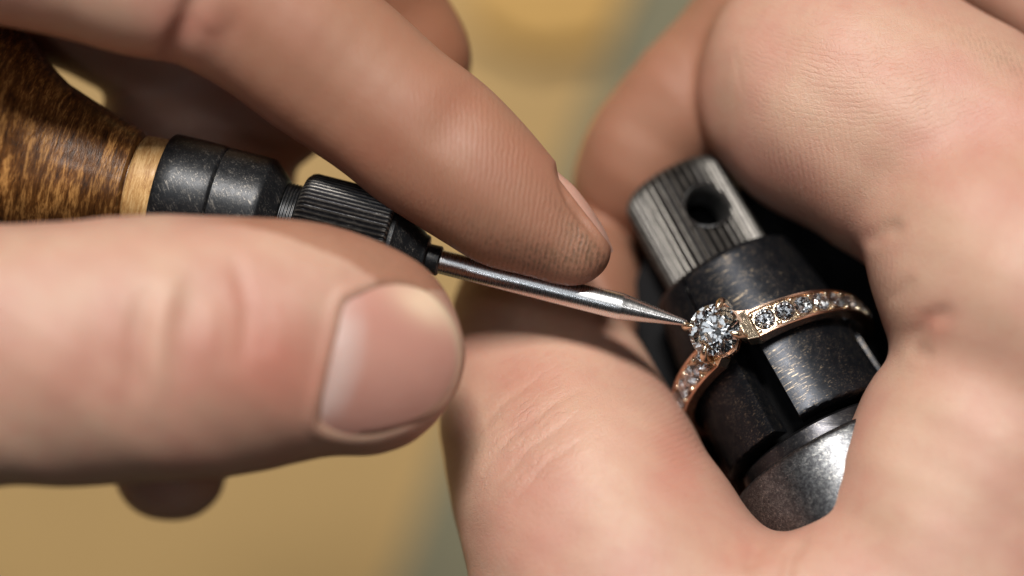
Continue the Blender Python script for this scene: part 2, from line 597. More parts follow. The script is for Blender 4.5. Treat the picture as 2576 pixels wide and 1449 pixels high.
# ================================================================ HAND HOLDING THE PUSHER
thumb_nail = smooth_closed([(866, 764), (905, 738), (968, 716), (1040, 722), (1098, 752), (1142, 812), (1160, 885), (1152, 958),
                            (1112, 1022), (1040, 1062), (950, 1088), (870, 1092), (808, 1070), (806, 1020), (822, 950), (846, 850)])
left_chains = [
    # index finger
    ([(-1300, -500, 120, 380), (-700, -360, 480, 300), (-100, -205, 430, 232), (330, -74, 300, 204), (520, -22, 215, 188), (760, 110, 120, 202),
      (1000, 290, 75, 190), (1165, 418, 60, 180), (1290, 524, 48, 148), (1402, 600, 34, 106), (1438, 617, 30, 91)], 0.92, 30),
    # unseen flesh added behind the index finger, blocks light beneath it
    ([(-1000, -460, 60, 330), (-300, -260, 60, 260), (120, -140, 30, 212), (330, -90, -10, 190)], 0.9, 40),
    # thumb
    ([(-1300, 700, 100, 520), (-600, 930, 370, 370), (0, 893, 400, 322), (210, 888, 390, 325), (400, 877, 360, 324), (600, 866, 320, 314),
      (790, 862, 270, 285), (915, 884, 240, 252)], 0.78, 20),
    # middle finger, bent beneath the index finger
    ([(500, -700, -50, 230), (820, -250, -180, 195), (930, 20, -300, 178), (1000, 180, -360, 170), (780, 212, -410, 150), (498, 340, -460, 240),
      (522, 470, -480, 214), (450, 780, -470, 192), (428, 1172, -440, 143)], 0.9, 20),
    # ring finger and palm behind the handle
    ([(-1300, 100, -350, 420), (-500, -60, -300, 260), (-60, -40, -300, 200), (170, -35, -330, 195), (500, 120, -420, 210)], 0.9, 40),
    ([(-1300, -500, 120, 380), (-1350, 150, 0, 430), (-1300, 700, 100, 520)], 1.0, 120),
    ([(-1350, 150, -100, 520), (-2600, 500, -100, 560)], 0.8, 200),
]
left_creases = [
    ([(505, -40), (478, 50), (435, 135), (420, 170)], 34, -20), ([(560, -20), (520, 80)], 60, 6),
    ([(440, 690), (405, 800), (388, 920), (392, 1050)], 34, 8), ([(365, 720), (340, 850), (336, 1000)], 32, -7),
    ([(480, 700), (458, 830), (450, 1010)], 34, -4), ([(590, 640), (622, 760), (612, 920)], 24, -6),
    ([(655, 760), (660, 900)], 34, -4), ([(530, 760), (525, 900)], 30, 4), ([(250, 700), (240, 1000)], 50, -5),
    ([(1205, 195), (1150, 290), (1090, 380)], 60, -7),
    ([(1400, 440), (1434, 512), (1476, 566), (1520, 620)], 8, -9),
]


def left_extra(u, v, V, N, front):
    e = (u - 1384) * 0.79 - (v - 428) * 0.61 - 3
    along_ = (u - 1381) * 0.61 + (v - 432) * 0.79
    cut = -np.clip(e, 0, 60) * np.clip((along_ + 10) / 40, 0, 1) * np.clip((300 - along_) / 40, 0, 1) * (V[:, 2] > -200) * (u < 1620)
    fr = front * (V[:, 2] > 150)
    d = poly_sd(u, v, thumb_nail)
    out = -18 * (1 / (1 + np.exp(np.clip((d + 7) / 4.0, -50, 50))))                                   # bed of the nail
    prox = np.clip((1100 - u) / 220, 0, 1)
    out += (4.5 * prox + 1) * np.exp(-((d - 18) / 16) ** 2)                     # skin fold round it
    return out * fr + cut


def left_paint(u, v, V, N, front):
    idx = (V[:, 2] < 330) & (v < 740) & (u > 560)
    ph = (u + 0.16 * (v - 500) + 0.00035 * (v - 520) ** 2 * np.sign(u - 600)) / 13.2
    tip = blob(u, v, 1290, 520, 300, 190, 0.6)
    ridge = np.where(idx, np.clip(tip * 1.5, 0, 1), 0) + 0.5 * blob(u, v, 480, 300, 200, 130) * (V[:, 2] < -50)
    e = (u - 1384) * 0.79 - (v - 428) * 0.61
    ridge = ridge * np.where(idx & (u > 1330), np.clip((-14 - e) / 30, 0, 1), 1)
    dirt = np.where(idx, blob(u, v, 1390, 655, 120, 52, 0.12) * 1.15 + 0.9 * blob(u, v, 1470, 610, 110, 24, 0.95)
                    + 0.35 * blob(u, v, 1200, 590, 140, 60, 0.5), 0)
    th = V[:, 2] > 180
    d = poly_sd(u, v, thumb_nail)
    nd = np.exp(-((d - 4) / 9) ** 2)
    dirt = dirt + th * nd * (0.55 * blob(u, v, 820, 1075, 120, 60) + 0.5 * blob(u, v, 980, 700, 150, 60)) \
        + 0.30 * th * blob(u, v, 960, 660, 170, 45, 0.45)
    fl = 0.34 * blob(u, v, 960, 380, 90, 70) * idx + 0.35 * blob(u, v, 500, 60, 120, 80) + 0.45 * th * blob(u, v, 640, 880, 170, 200) \
        + 0.35 * th * blob(u, v, 760, 960, 140, 120) + 0.3 * blob(u, v, 1120, 250, 120, 80) + 0.25 * th * blob(u, v, 250, 900, 250, 130) \
        + 0.3 * idx * blob(u, v, 1350, 380, 90, 60)
    pale = 0.30 * th * blob(u, v, 400, 880, 40, 150) + 0.22 * th * blob(u, v, 600, 620, 500, 60) + 0.2 * th * nd
    return dict(tan=0.70 * np.where((V[:, 2] < 420) & (v < 730) & (u > 480), 1.0, 0.0) * np.clip((u - 480) / 150, 0, 1) + 0.55 * (V[:, 2] < -100) * np.clip((1050 - v) / 200, 0.25, 1), ridge=np.clip(ridge, 0, 1), phase=ph, dirt=np.clip(dirt, 0, 1), flush=np.clip(fl, 0, .6), pale=np.clip(pale, 0, .6))  # first entry paints shade on the index finger and deeper flesh


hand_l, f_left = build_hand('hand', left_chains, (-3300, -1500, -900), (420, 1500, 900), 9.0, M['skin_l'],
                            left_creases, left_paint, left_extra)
tag(hand_l, 'bare hand gripping the wooden-handled pusher between thumb and index finger, thumbnail showing', 'hand')


def nail_plate(outline, center, f, lift, parent, rings=16):
    cu, cv = center
    n = len(outline)
    U, W, R, A = [cu], [cv], [0.0], [0]
    for k in range(1, rings + 1):
        r = k / rings
        for i, (a, b) in enumerate(outline):
            U.append(cu + (a - cu) * r); W.append(cv + (b - cv) * r); R.append(r); A.append(i)
    U, W, R = np.array(U), np.array(W), np.array(R)
    z = drop(f, U, W)
    # a nail is stiffer than flesh: fit a smooth quadratic sheet and stay close to it
    X = np.stack([np.ones_like(U), U - cu, W - cv, (U - cu) ** 2, (W - cv) ** 2, (U - cu) * (W - cv)], 1)
    co, *_ = np.linalg.lstsq(X, z, rcond=None)
    z = 0.35 * z + 0.65 * np.minimum(X @ co, z + 8) + lift - 4 * R ** 6
    P = [pt(a, b, c) for a, b, c in zip(U, W, z)]
    B = [p - np.array([0, 0, 26.0]) for p in P]
    m = len(P)
    F = [(0, 1 + i, 1 + (i + 1) % n) for i in range(n)]
    for k in range(rings - 1):
        for i in range(n):
            a = 1 + k * n + i; b = 1 + k * n + (i + 1) % n
            F.append((a, a + n, b + n, b))
    F += [tuple(m + i for i in reversed(q)) for q in F]
    e = 1 + (rings - 1) * n
    F += [(e + i, m + e + i, m + e + (i + 1) % n, e + (i + 1) % n) for i in range(n)]
    o = mk('fingernail', P + B, F, M['nail'], parent, angle=50)
    fix_normals(o)
    return o, np.concatenate([U, U]), np.concatenate([W, W])


nail, NU, NV = nail_plate(thumb_nail, (985, 905), f_left, 2.0, hand_l)
lun = np.clip(1 - np.abs(NU - (862 + 0.00125 * (NV - 900) ** 2 * -1 + (900 - NV) * 0.18)) / 62.0, 0, 1)
lun = np.where(NU < 862 + (900 - NV) * 0.18, np.maximum(lun, 0.55), lun) * np.clip((1075 - NV) / 60, 0, 1) * np.clip((NV - 760) / 60, 0.35, 1)
edge = np.clip(1 + poly_sd(NU, NV, thumb_nail) / 16.0, 0, 1)
tipw = np.clip(edge * np.clip((NU - 1040) / 60, 0, 1) + 0.75 * blob(NU, NV, 1070, 765, 90, 42, 0.55), 0, 1)
for nm_, arr in (('lunula', np.clip(lun, 0, 1) ** 0.7), ('tipwhite', tipw * 0.85)):
    a = nail.data.attributes.new(nm_, 'FLOAT', 'POINT')
    a.data.foreach_set('value', arr.astype(np.float32))

# nail of the index finger, seen from its side
def side_nail(edge_pts, zc, half, parent, inward):
    E = [np.array([*p]) for p in edge_pts]
    L = []
    for i in range(len(E) - 1):
        for k in range(6): L.append(E[i] + (E[i + 1] - E[i]) * k / 6)
    L.append(E[-1])
    for _ in range(3):
        L = [L[0]] + [(L[i - 1] + 2 * L[i] + L[i + 1]) / 4 for i in range(1, len(L) - 1)] + [L[-1]]
    ns = 14
    P = []
    for i, p in enumerate(L):
        w = half * math.sin(math.pi * min(1, max(0.08, (i + 1.5) / (len(L) + 1)))) ** 0.3
        for s in range(ns + 1):
            q = s / ns * 2 - 1
            off = inward * (1 - math.sqrt(max(0, 1 - (q * 0.96) ** 2))) * 70
            P.append(pt(p[0] + off[0], p[1] + off[1], zc + q * w))
    P2 = [p + np.array([inward[0] * 11, -inward[1] * 11, 0]) for p in P]
    m = len(P); r = ns + 1
    F = [(i * r + s, i * r + s + 1, (i + 1) * r + s + 1, (i + 1) * r + s) for i in range(len(L) - 1) for s in range(ns)]
    F += [tuple(m + a for a in reversed(q)) for q in F]
    rim = [s for s in range(r)] + [i * r + ns for i in range(1, len(L))] + [(len(L) - 1) * r + s for s in range(ns - 1, -1, -1)] + [i * r for i in range(len(L) - 2, 0, -1)]
    F += [(rim[i], m + rim[i], m + rim[(i + 1) % len(rim)], rim[(i + 1) % len(rim)]) for i in range(len(rim))]
    o = mk('fingernail', P + P2, F, M['nail'], parent, angle=50)
    fix_normals(o)
    for k in ('lunula', 'tipwhite'):
        a = o.data.attributes.new(k, 'FLOAT', 'POINT')
        a.data.foreach_set('value', np.full(len(o.data.vertices), 0.12 if k == 'lunula' else 0.1, np.float32))
    return o

side_nail([(1388, 420), (1446, 468), (1490, 526), (1524, 582), (1543, 632)], -20, 100, hand_l, np.array([-0.84, 0.54]))


# ================================================================ HAND HOLDING THE RING CLAMP
right_chains = [
    # index finger, curled over the clamp
    ([(3500, 900, 0, 480), (2850, 735, -60, 400), (2440, 425, -170, 345), (2115, 228, -290, 334), (2080, 250, -520, 300), (2060, 420, -760, 240)], 0.92, 26),
    # side of the palm next to the camera
    ([(3600, 1000, -100, 600), (2760, 790, 0, 450), (2455, 605, -20, 286)], 0.95, 46),
    ([(3500, 1000, 0, 500), (2640, 1090, 30, 405), (2400, 1530, 60, 400), (2300, 2000, 50, 480)], 0.78, 60),
    # thumb seen over its knuckle
    ([(1462, 668, -660, 120), (1400, 740, -520, 210), (1354, 890, -400, 232), (1398, 1070, -280, 285), (1450, 1200, -180, 308), (1505, 1335, -60, 335), (1640, 1610, 20, 400),
      (2000, 2000, 0, 520)], 0.80, 30),
    ([(1900, 1800, 100, 420), (2015, 1612, 130, 262), (2260, 1600, 120, 300)], 0.8, 60),
    # middle finger reaching down behind the clamp
    ([(2300, -200, -500, 300), (2020, 40, -500, 240), (1830, 205, -520, 190), (1695, 292, -530, 152), (1592, 445, -600, 142), (1600, 600, -860, 150),
      (1450, 790, -960, 220)], 0.95, 22),
    # another finger, upper right corner
    ([(2575, -130, -430, 240), (2860, 30, -430, 260), (3400, 300, -400, 330)], 0.9, 20),
    # palm behind the clamp
    ([(2500, 350, -1000, 360), (2450, 900, -1050, 420), (2300, 1400, -850, 420), (1900, 1500, -650, 360), (1700, 1150, -800, 260)], 1.0, 60),
    ([(3500, 1000, -100, 620), (5200, 1800, -100, 640)], 0.8, 200),
    ([(2500, 350, -1000, 360), (3500, 800, -400, 500)], 1.0, 100),
]
right_creases = [
    ([(2168, 612), (2220, 580), (2270, 562)], 26, -11),
    ([(2282, 870), (2330, 805), (2390, 775)], 26, -13), ([(2240, 760), (2300, 700)], 20, -4),
    ([(2283, 880), (2350, 895)], 26, -5),
    
    ([(1845, 120), (1870, 240)], 6, -1.2),
    ([(1215, 1180), (1290, 1090), (1400, 1010), (1500, 960)], 10, -4), ([(1240, 1230), (1330, 1130), (1460, 1040)], 9, -4),
    ([(1200, 1090), (1270, 1010), (1360, 950)], 10, -4), ([(1290, 1260), (1390, 1150), (1500, 1090)], 10, -3),
    ([(2035, 1330), (1990, 1400), (1960, 1500)], 18, -10), ([(1905, 1372), (1880, 1440)], 20, -6),
]


def right_paint(u, v, V, N, front):
    A = (v < 700) & (u > 1700) & (V[:, 2] > -420)
    ph_a = (u - 0.12 * (v - 400) + 0.0004 * (v - 430) ** 2) / 13.5
    ph_d = ((u - 1600) * 0.46 + (v - 900) * 0.88 - 0.0006 * (u - 1600) ** 2) / 14.0
    Dm = (v > 760) & (u < 1980)
    ph = np.where(Dm, ph_d, ph_a)
    ridge = np.where(A, 0.75 * blob(u, v, 2000, 450, 150, 170, 0.5), 0) + np.where(Dm, 1.2 * blob(u, v, 1660, 1040, 90, 230, -0.45), 0) \
        + 0.8 * blob(u, v, 2230, 760, 60, 120)
    ph2 = np.where(Dm, (v - 1100 + 0.75 * (u - 1350)) / 26.0, (v - 200 + 0.0009 * (u - 2080) ** 2 - 0.14 * (u - 2080)) / 15.0)
    ridge2 = np.where(Dm, 0.4 * blob(u, v, 1330, 1080, 220, 150, -0.7), np.where(A, 0.26 * blob(u, v, 2190, 190, 330, 150, 0.25), 0))
    flake = np.where(Dm, 1.3 * blob(u, v, 1270, 1110, 170, 150), 0) + np.where(A, 0.45 * blob(u, v, 2080, 300, 250, 250), 0)
    fl = 0.40 * blob(u, v, 1330, 950, 150, 80) * Dm + 0.38 * blob(u, v, 1700, 1150, 70, 130) + 0.5 * blob(u, v, 2340, 815, 60, 40, 0.5) \
        + 0.30 * blob(u, v, 2180, 160, 200, 60, 0.2) + 0.32 * blob(u, v, 1770, 190, 30, 90) + 0.25 * blob(u, v, 2060, 500, 140, 50, 0.5) \
        + 0.28 * blob(u, v, 2500, 350, 160, 90) + 0.35 * blob(u, v, 1890, 1400, 90, 50) + 0.22 * blob(u, v, 1380, 1300, 120, 180) \
        + 0.25 * blob(u, v, 2130, 1030, 60, 120)
    pale = 0.25 * blob(u, v, 2050, 230, 160, 120) + 0.25 * blob(u, v, 2420, 650, 140, 110) + 0.25 * blob(u, v, 1480, 1080, 140, 160) \
        + 0.30 * blob(u, v, 2330, 1150, 160, 260)
    dirt = 0.28 * A * blob(u, v, 2530, 150, 180, 40, 0.55)
    return dict(tan=0.80 * np.clip((-240 - V[:, 2]) / 110, 0, 1) * np.where((u < 1200 + 0.45 * v), 0.4, 1), ridge=np.clip(ridge, 0, 1), phase=ph, ridge2=np.clip(ridge2, 0, 1), phase2=ph2, flake=np.clip(flake, 0, 1),  # first entry paints shade on flesh lying deeper
                flush=np.clip(fl, 0, .6), pale=np.clip(pale, 0, .5), dirt=dirt)


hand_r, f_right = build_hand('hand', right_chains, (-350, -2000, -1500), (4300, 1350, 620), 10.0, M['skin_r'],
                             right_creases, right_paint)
tag(hand_r, 'bare hand wrapped around the black steel ring clamp that carries the gold ring', 'hand')


# ================================================================ lathe helper
def frame_from(axis):
    a = np.array(axis, float); a /= np.linalg.norm(a)
    z = np.array([0, 0, 1.0])
    F = z - a * (a @ z); F /= np.linalg.norm(F)      # side turned to the camera
    L = np.cross(a, F)                                # sideways
    return a, L, F


def lathe(name, org, fr, prof, mat, parent, root, n=96, rib=None, th0=0.0, th1=2 * math.pi, closed_ends=True, angle=35, wob=None):
    a, L, F = fr
    full = abs(th1 - th0 - 2 * math.pi) < 1e-6
    cols = n if full else n + 1
    P, CR = [], []
    for j, (s, r) in enumerate(prof):
        for i in range(cols):
            th = th0 + (th1 - th0) * i / n
            rv = rib(s, th, r) if rib else 0.0
            rr = r + rv + (wob(s, th) if wob else 0)
            CR.append(rv)
            P.append(org + a * s + (L * math.sin(th) + F * math.cos(th)) * max(rr, 0.01))
    Fc = []
    for j in range(len(prof) - 1):
        for i in range(n):
            k = (i + 1) % cols
            Fc.append((j * cols + i, j * cols + k, (j + 1) * cols + k, (j + 1) * cols + i))
    if closed_ends and full:
        for j in (0, len(prof) - 1):
            if prof[j][1] > 0.5: Fc.append(tuple(j * cols + i for i in range(cols)))
    o = mk(name, P, Fc, mat, parent, org=root, angle=angle)
    if rib:
        at_ = o.data.attributes.new('crest', 'FLOAT', 'POINT')
        c_ = np.array(CR, np.float32); at_.data.foreach_set('value', np.pad(1 - c_ / c_.min(), (0, len(o.data.vertices) - len(c_))))
    bm = bmesh.new(); bm.from_mesh(o.data)
    bmesh.ops.remove_doubles(bm, verts=bm.verts, dist=1e-7)
    bmesh.ops.recalc_face_normals(bm, faces=bm.faces)
    bm.to_mesh(o.data); bm.free()
    o.data.set_sharp_from_angle(angle=math.radians(angle))
    return o


def steps(s0, s1, r0, r1, n):
    return [(s0 + (s1 - s0) * i / n, r0 + (r1 - r0) * i / n) for i in range(n + 1)]


# ================================================================ PRONG PUSHER
TIP = pt(1729, 813, 18)
END = pt(560, 521, -60)
pa = frame_from(END - TIP)
root = TIP
tool = tag(empty('prong_pusher', root), 'prong pusher with stained wooden bulb handle, black ferrule and polished steel point', 'hand tool')
sh = [(0, 3), (2, 6), (6, 8)] + steps(10, 164, 9, 33, 14) + [(168, 34)] + steps(172, 642, 34.5, 31, 20)
lathe('steel_point', TIP, pa, sh, M['steel'], tool, root, n=72, angle=40)
nose = [(640, 22), (641, 35), (645, 38), (674, 38), (677, 42), (679, 54), (684, 58)] + steps(690, 760, 60, 112, 8) + [(764, 116), (772, 118), (776, 118)]
nose_o = lathe('nose_cone', TIP, pa, nose, M['ferrule'], tool, root, n=96, wob=lambda s, t: 0.9 * math.sin(s * 0.9))


def knurl(count, depth, s0, s1):
    def rib(s, th, r):
        e = min(1.0, max(0.0, (s - s0) / 14.0), max(0.0, (s1 - s) / 10.0)) if s1 > s0 else 1
        x = (th * count / (2 * math.pi)) % 1.0
        w = 0.5 + 0.5 * math.cos(2 * math.pi * x)
        jit = 0.88 + 0.12 * math.sin(math.floor(th * count / (2 * math.pi) + 0.5) * 12.9898)
        return -depth * (0.25 + 0.75 * e) * (1 - w ** 1.1) * jit
    return rib

kp = [(774, 104), (775, 132), (779, 138)] + steps(782, 994, 140, 141, 22) + [(1004, 138), (1014, 128), (1018, 110)]
lathe('knurled_chuck', TIP, pa, kp, M['knurl'], tool, root, n=66 * 8, rib=knurl(66, 8.0, 770, 1012), angle=60)
th_ = [(1016, 90)]
for i in range(5):
    s = 1020 + i * 8
    th_ += [(s, 97), (s + 2, 102), (s + 4, 102), (s + 6, 97)]
th_ += [(1062, 92)]
lathe('thread', TIP, pa, th_, M['ferrule'], tool, root, n=80)
fr_front = [(1058, 86), (1059, 106), (1062, 110)] + steps(1066, 1102, 114, 147, 5) + [(1107, 150), (1120, 151), (1200, 151), (1226, 151), (1229, 147)]
lathe('ferrule_front', TIP, pa, fr_front, M['ferrule'], tool, root, n=112)
fr_rear = [(1229, 147), (1232, 151), (1238, 153), (1280, 154), (1330, 154), (1366, 153), (1373, 148), (1375, 120)]
lathe('ferrule', TIP, pa, fr_rear, M['ferrule'], tool, root, n=112)
lathe('bare_wood_collar', TIP, pa, [(1374, 120), (1375, 133)] + steps(1380, 1430, 134, 132, 6) + [(1440, 130), (1446, 122)], M['bare_wood'], tool, root, n=96)
bulb_pts = [(1440, 117), (1449, 117), (1451, 130), (1455, 138), (1470, 142), (1507, 155), (1597, 184), (1676, 211), (1737, 250), (1791, 296), (1826, 317), (1860, 330),
            (1950, 347), (2080, 342), (2210, 295), (2300, 200), (2350, 90), (2358, 0.0)]
lathe('wooden_handle', TIP, pa, bulb_pts, M['wood'], tool, root, n=128, wob=lambda s, t: 1.2 * math.sin(s * 0.05 + 3 * t) + 0.8 * math.sin(s * .31))


# ================================================================ RING CLAMP
tau = math.radians(19)
CC = pt(1947, 922, -238)
ua = np.array([-0.469, 0.883, 0.0])
ax = np.array([ua[0] * math.cos(tau), ua[1] * math.cos(tau), -math.sin(tau)])
ca = frame_from(ax)
clamp = tag(empty('ring_clamp', CC), 'black steel ring clamp with knurled cap and cross hole, held inside the curled hand', 'ring clamp')


def wear(amp, seed):
    return lambda s, t: amp * (math.sin(s * 0.07 + seed) * math.sin(t * 9 + seed * 2) + 0.5 * math.sin(s * 0.21 + t * 23 + seed))

# black block added to stand in for the deep shade behind the clamp
def backing():
    P, n = [], 64
    for (z, g) in ((-430, 0.93), (-455, 1.0), (-620, 1.0), (-640, 0.96)):
        for i in range(n):
            t = 2 * math.pi * i / n
            c_, s_ = math.cos(t), math.sin(t)
            k = (abs(c_) ** 2.6 + abs(s_) ** 2.6) ** (-1 / 2.6)
            p = pt(1985, 890, z) + np.array([0.883, 0.469, 0]) * c_ * k * 375 * g + np.array([-0.469, 0.883, 0]) * s_ * k * 455 * g
            P.append(p)
    F = [(j * n + i, j * n + (i + 1) % n, (j + 1) * n + (i + 1) % n, (j + 1) * n + i) for j in range(3) for i in range(n)]
    F += [tuple(range(n)), tuple(range(3 * n, 4 * n))]
    o = mk('backing_block', P, F, M['hole'], clamp, org=CC, angle=40)
    fix_normals(o)
backing()


# knurled cap with a cross hole
head_prof = [(262, 100), (263, 140)] + steps(270, 548, 145, 145, 24) + [(560, 143), (574, 134), (584, 118), (586, 70), (586, 0.0)]
cap = lathe('knurled_cap', CC, ca, head_prof, M['head'], clamp, CC, n=42 * 11, rib=knurl(42, 15.0, 262, 590), angle=60)
a_, L_, F_ = ca
hs, hth, hr = 432.0, 0.33, 63.0
hd = L_ * math.sin(hth) + F_ * math.cos(hth)

def cutter(r, length, base):
    e2 = np.cross(hd, a_)
    P, n = [], 48
    for d in (base, length):
        for i in range(n):
            t = 2 * math.pi * i / n
            P.append(CC + a_ * hs + hd * d + (a_ * math.cos(t) + e2 * math.sin(t)) * r)
    Fc = [(i, (i + 1) % n, n + (i + 1) % n, n + i) for i in range(n)] + [tuple(range(n))] + [tuple(range(n, 2 * n))]
    o = mk('cutter', P, Fc, None, None, org=CC, smooth=False)
    fix_normals(o)
    return o

def carve(o, c):
    md = o.modifiers.new('b', 'BOOLEAN'); md.operation = 'DIFFERENCE'; md.object = c; md.solver = 'EXACT'
    dg = bpy.context.evaluated_depsgraph_get()
    me = bpy.data.meshes.new_from_object(o.evaluated_get(dg))
    o.modifiers.clear(); o.data = me
    bpy.data.objects.remove(c)
    me.polygons.foreach_set('use_smooth', [True] * len(me.polygons))
    me.set_sharp_from_angle(angle=math.radians(50))

c1 = cutter(hr, 200, -200)
o_ = cap
bpy.context.view_layer.update()
c1.parent = clamp; c1.location = (0, 0, 0)
bpy.context.view_layer.update()
carve(cap, c1)
# chamfer ring round the hole
def hole_rim():
    e2 = np.cross(hd, a_)
    P, n = [], 72
    prof = [(63, -2), (63.5, 5), (61, 6), (55, -6), (52, -20), (51, -90)]
    for (r, lift) in prof:
        for i in range(n):
            t = 2 * math.pi * i / n
            x, y = r * math.cos(t), r * math.sin(t)
            base = math.sqrt(max(143 ** 2 - y * y, 0))
            P.append(CC + a_ * (hs + x) + hd * (base + lift - 4) + e2 * y)
    Fc = [(j * n + i, j * n + (i + 1) % n, (j + 1) * n + (i + 1) % n, (j + 1) * n + i) for j in range(len(prof) - 1) for i in range(n)]
    o = mk('hole_rim', P, Fc, M['rim'], clamp, org=CC, angle=60)
    fix_normals(o)
hole_rim()
core = lathe('core_shaft', CC, ca, [(300, 92), (-300, 100)], M['hole'], clamp, CC, n=64)
# sleeve above the ring, split by a narrow slit
sleeve_prof = [(90, 150), (90, 221), (97, 223)] + steps(105, 270, 222, 198, 24) + [(280, 195), (284, 190), (285, 120)]
slit = math.radians(-33)
sl = lathe('sleeve', CC, ca, sleeve_prof, M['jaw'], clamp, CC, n=150, th0=slit + 0.012, th1=slit + 2 * math.pi - 0.012, wob=None)
# four spring jaws below the ring
def jaw(th0, th1, seed):
    a, L, F = ca
    ns, nt = 40, 46
    TS = [0, 0.005, 0.016] + [0.016 + 0.968 * k / 42 for k in range(1, 42)] + [0.984, 0.995, 1]
    nt = len(TS) - 1
    P, Fc = [], []
    r_in = 158
    def ring(s, r, w=0.0):
        row = []
        for i in range(nt + 1):
            t = th0 + (th1 - th0) * TS[i]
            edge_ = min(i, nt - i)
            rr = r - (5 if edge_ == 0 and r > 200 else 0) + w * (math.sin(s * 0.07 + seed) * math.sin(t * 17 + seed) + 0.6 * math.sin(t * 41 + s * 0.3))
            ss = s + (w * 2.2 * math.sin(t * 23 + seed * 3) * math.sin(t * 61) if s < -195 else 0)
            row.append(len(P)); P.append(CC + a * ss + (L * math.sin(t) + F * math.cos(t)) * rr)
        return row
    rows = [ring(84, r_in), ring(86, 222)]
    for k in range(ns + 1):
        s = 80 - 280 * k / ns
        rows.append(ring(s, 225 + 15 * k / ns, 0.0))
    rows += [ring(-205, 238, 1.0), ring(-208, 232, 0.8), ring(-207, r_in)]
    for r0, r1 in zip(rows, rows[1:] + rows[:1]):
        for i in range(nt): Fc.append((r0[i], r0[i + 1], r1[i + 1], r1[i]))
    Fc.append(tuple(r[0] for r in rows)); Fc.append(tuple(r[-1] for r in reversed(rows)))
    o = mk('jaw', P, Fc, M['jaw'], clamp, org=CC, angle=35)
    fix_normals(o)
    o.data.set_sharp_from_angle(angle=math.radians(35))
    return o

for q in range(4):
    jaw(math.radians(-5.5 + 90 * q), math.radians(67 + 90 * q), q * 1.7 + 0.5)
lathe('neck_ring', CC, ca, [(-226, 90), (-227, 196), (-231, 206)] + steps(-236, -284, 212, 218, 6) + [(-290, 200)], M['neck'], clamp, CC, n=128, wob=wear(0.5, 2))
lathe('clamp_body', CC, ca, [(-278, 150), (-279, 250), (-281, 258), (-287, 264)] + steps(-294, -520, 268, 270, 12) + steps(-540, -1100, 250, 200, 8) + [(-1120, 0)],
      M['body'], clamp, CC, n=128, wob=wear(0.8, 4))


# ================================================================ RING
rho = math.asin(0.47)
RN = np.array([ua[0] * math.cos(rho), ua[1] * math.cos(rho), -math.sin(rho)])
ra, RL, RF = frame_from(RN)
RC = pt(1947, 922, -238)
HEAD = math.radians(-16)
ring = tag(empty('diamond_ring', RC), 'rose gold ring with a round diamond and small paved stones, clamped on the black jaws', 'ring')


def er(th):
    return RL * math.sin(th) + RF * math.cos(th)


def et(th):
    return RL * math.cos(th) - RF * math.sin(th)


def halfw(th):
    d = abs((th - HEAD + math.pi) % (2 * math.pi) - math.pi)
    return 40 - 12 * min(1, max(0, (d - 0.30) / 1.6)) ** 1.2


def rout(th):
    d = abs((th - HEAD + math.pi) % (2 * math.pi) - math.pi)
    return 279 + 14 * math.exp(-(d / 0.55) ** 2)


def band_piece(name, rows_of, th_list, mat, caps=True):
    P, Fc = [], []
    m = None
    for th in th_list:
        row = rows_of(th)
        m = len(row)
        for (r, w) in row:
            P.append(RC + er(th) * r + ra * w)
    n = len(th_list)
    for j in range(n - 1):
        for i in range(m):
            Fc.append((j * m + i, j * m + (i + 1) % m, (j + 1) * m + (i + 1) % m, (j + 1) * m + i))
    if caps:
        Fc.append(tuple(range(m))); Fc.append(tuple(range((n - 1) * m, n * m)))
    o = mk(name, P, Fc, mat, ring, org=RC, angle=30)
    fix_normals(o)
    o.data.set_sharp_from_angle(angle=math.radians(30))
    return o


def shank_rows(th):
    w = halfw(th); R = rout(th); ri = 248
    return [(R, w - 1.5), (R - 2, w), (ri + 2, w), (ri, w - 2), (ri, -w + 2), (ri + 2, -w), (R - 2, -w), (R, -w + 1.5),
            (R, -w + 6), (R - 1.5, -w + 8), (R - 27, -w + 9.5), (R - 27, w - 9.5), (R - 1.5, w - 8), (R, w - 6)]

gap = 0.235
ths = [HEAD + gap + (2 * math.pi - 2 * gap) * i / 180 for i in range(181)]
band_piece('band', shank_rows, ths, M['gold'])
# paved floor lies in the channel
def floor_rows(th):
    w = halfw(th) - 13; R = rout(th) - 8.5
    return [(R, w), (R, -w), (R - 2, -w), (R - 2, w)]
def seat(th, rs, half_arc):
    """plate with a round hole that one stone sits in"""
    n = 32
    e, t_ = er(th), et(th)
    R = rout(th) - 7
    hw = halfw(th) - 8.5
    P = []
    for lv in (0, -9):
        for kind in (0, 1):
            for i in range(n):
                a = 2 * math.pi * (i + 0.5) / n
                c, q = math.cos(a), math.sin(a)
                if kind == 0: x, y = c * rs, q * rs
                else:
                    k = min(half_arc / max(abs(c), 1e-6), hw / max(abs(q), 1e-6)); x, y = c * k, q * k
                bow = math.sqrt(max(R * R - x * x, 1)) - R
                P.append(RC + e * (R + lv + bow) + t_ * x + ra * y)
    F = []
    for i in range(n):
        j = (i + 1) % n
        F += [(i, j, n + j, n + i), (2 * n + i, 3 * n + i, 3 * n + j, 2 * n + j), (i, 2 * n + i, 2 * n + j, j), (n + i, n + j, 3 * n + j, 3 * n + i)]
    o = mk('stone_seat', P, F, M['pale_gold'], ring, org=RC, angle=30)
    fix_normals(o)


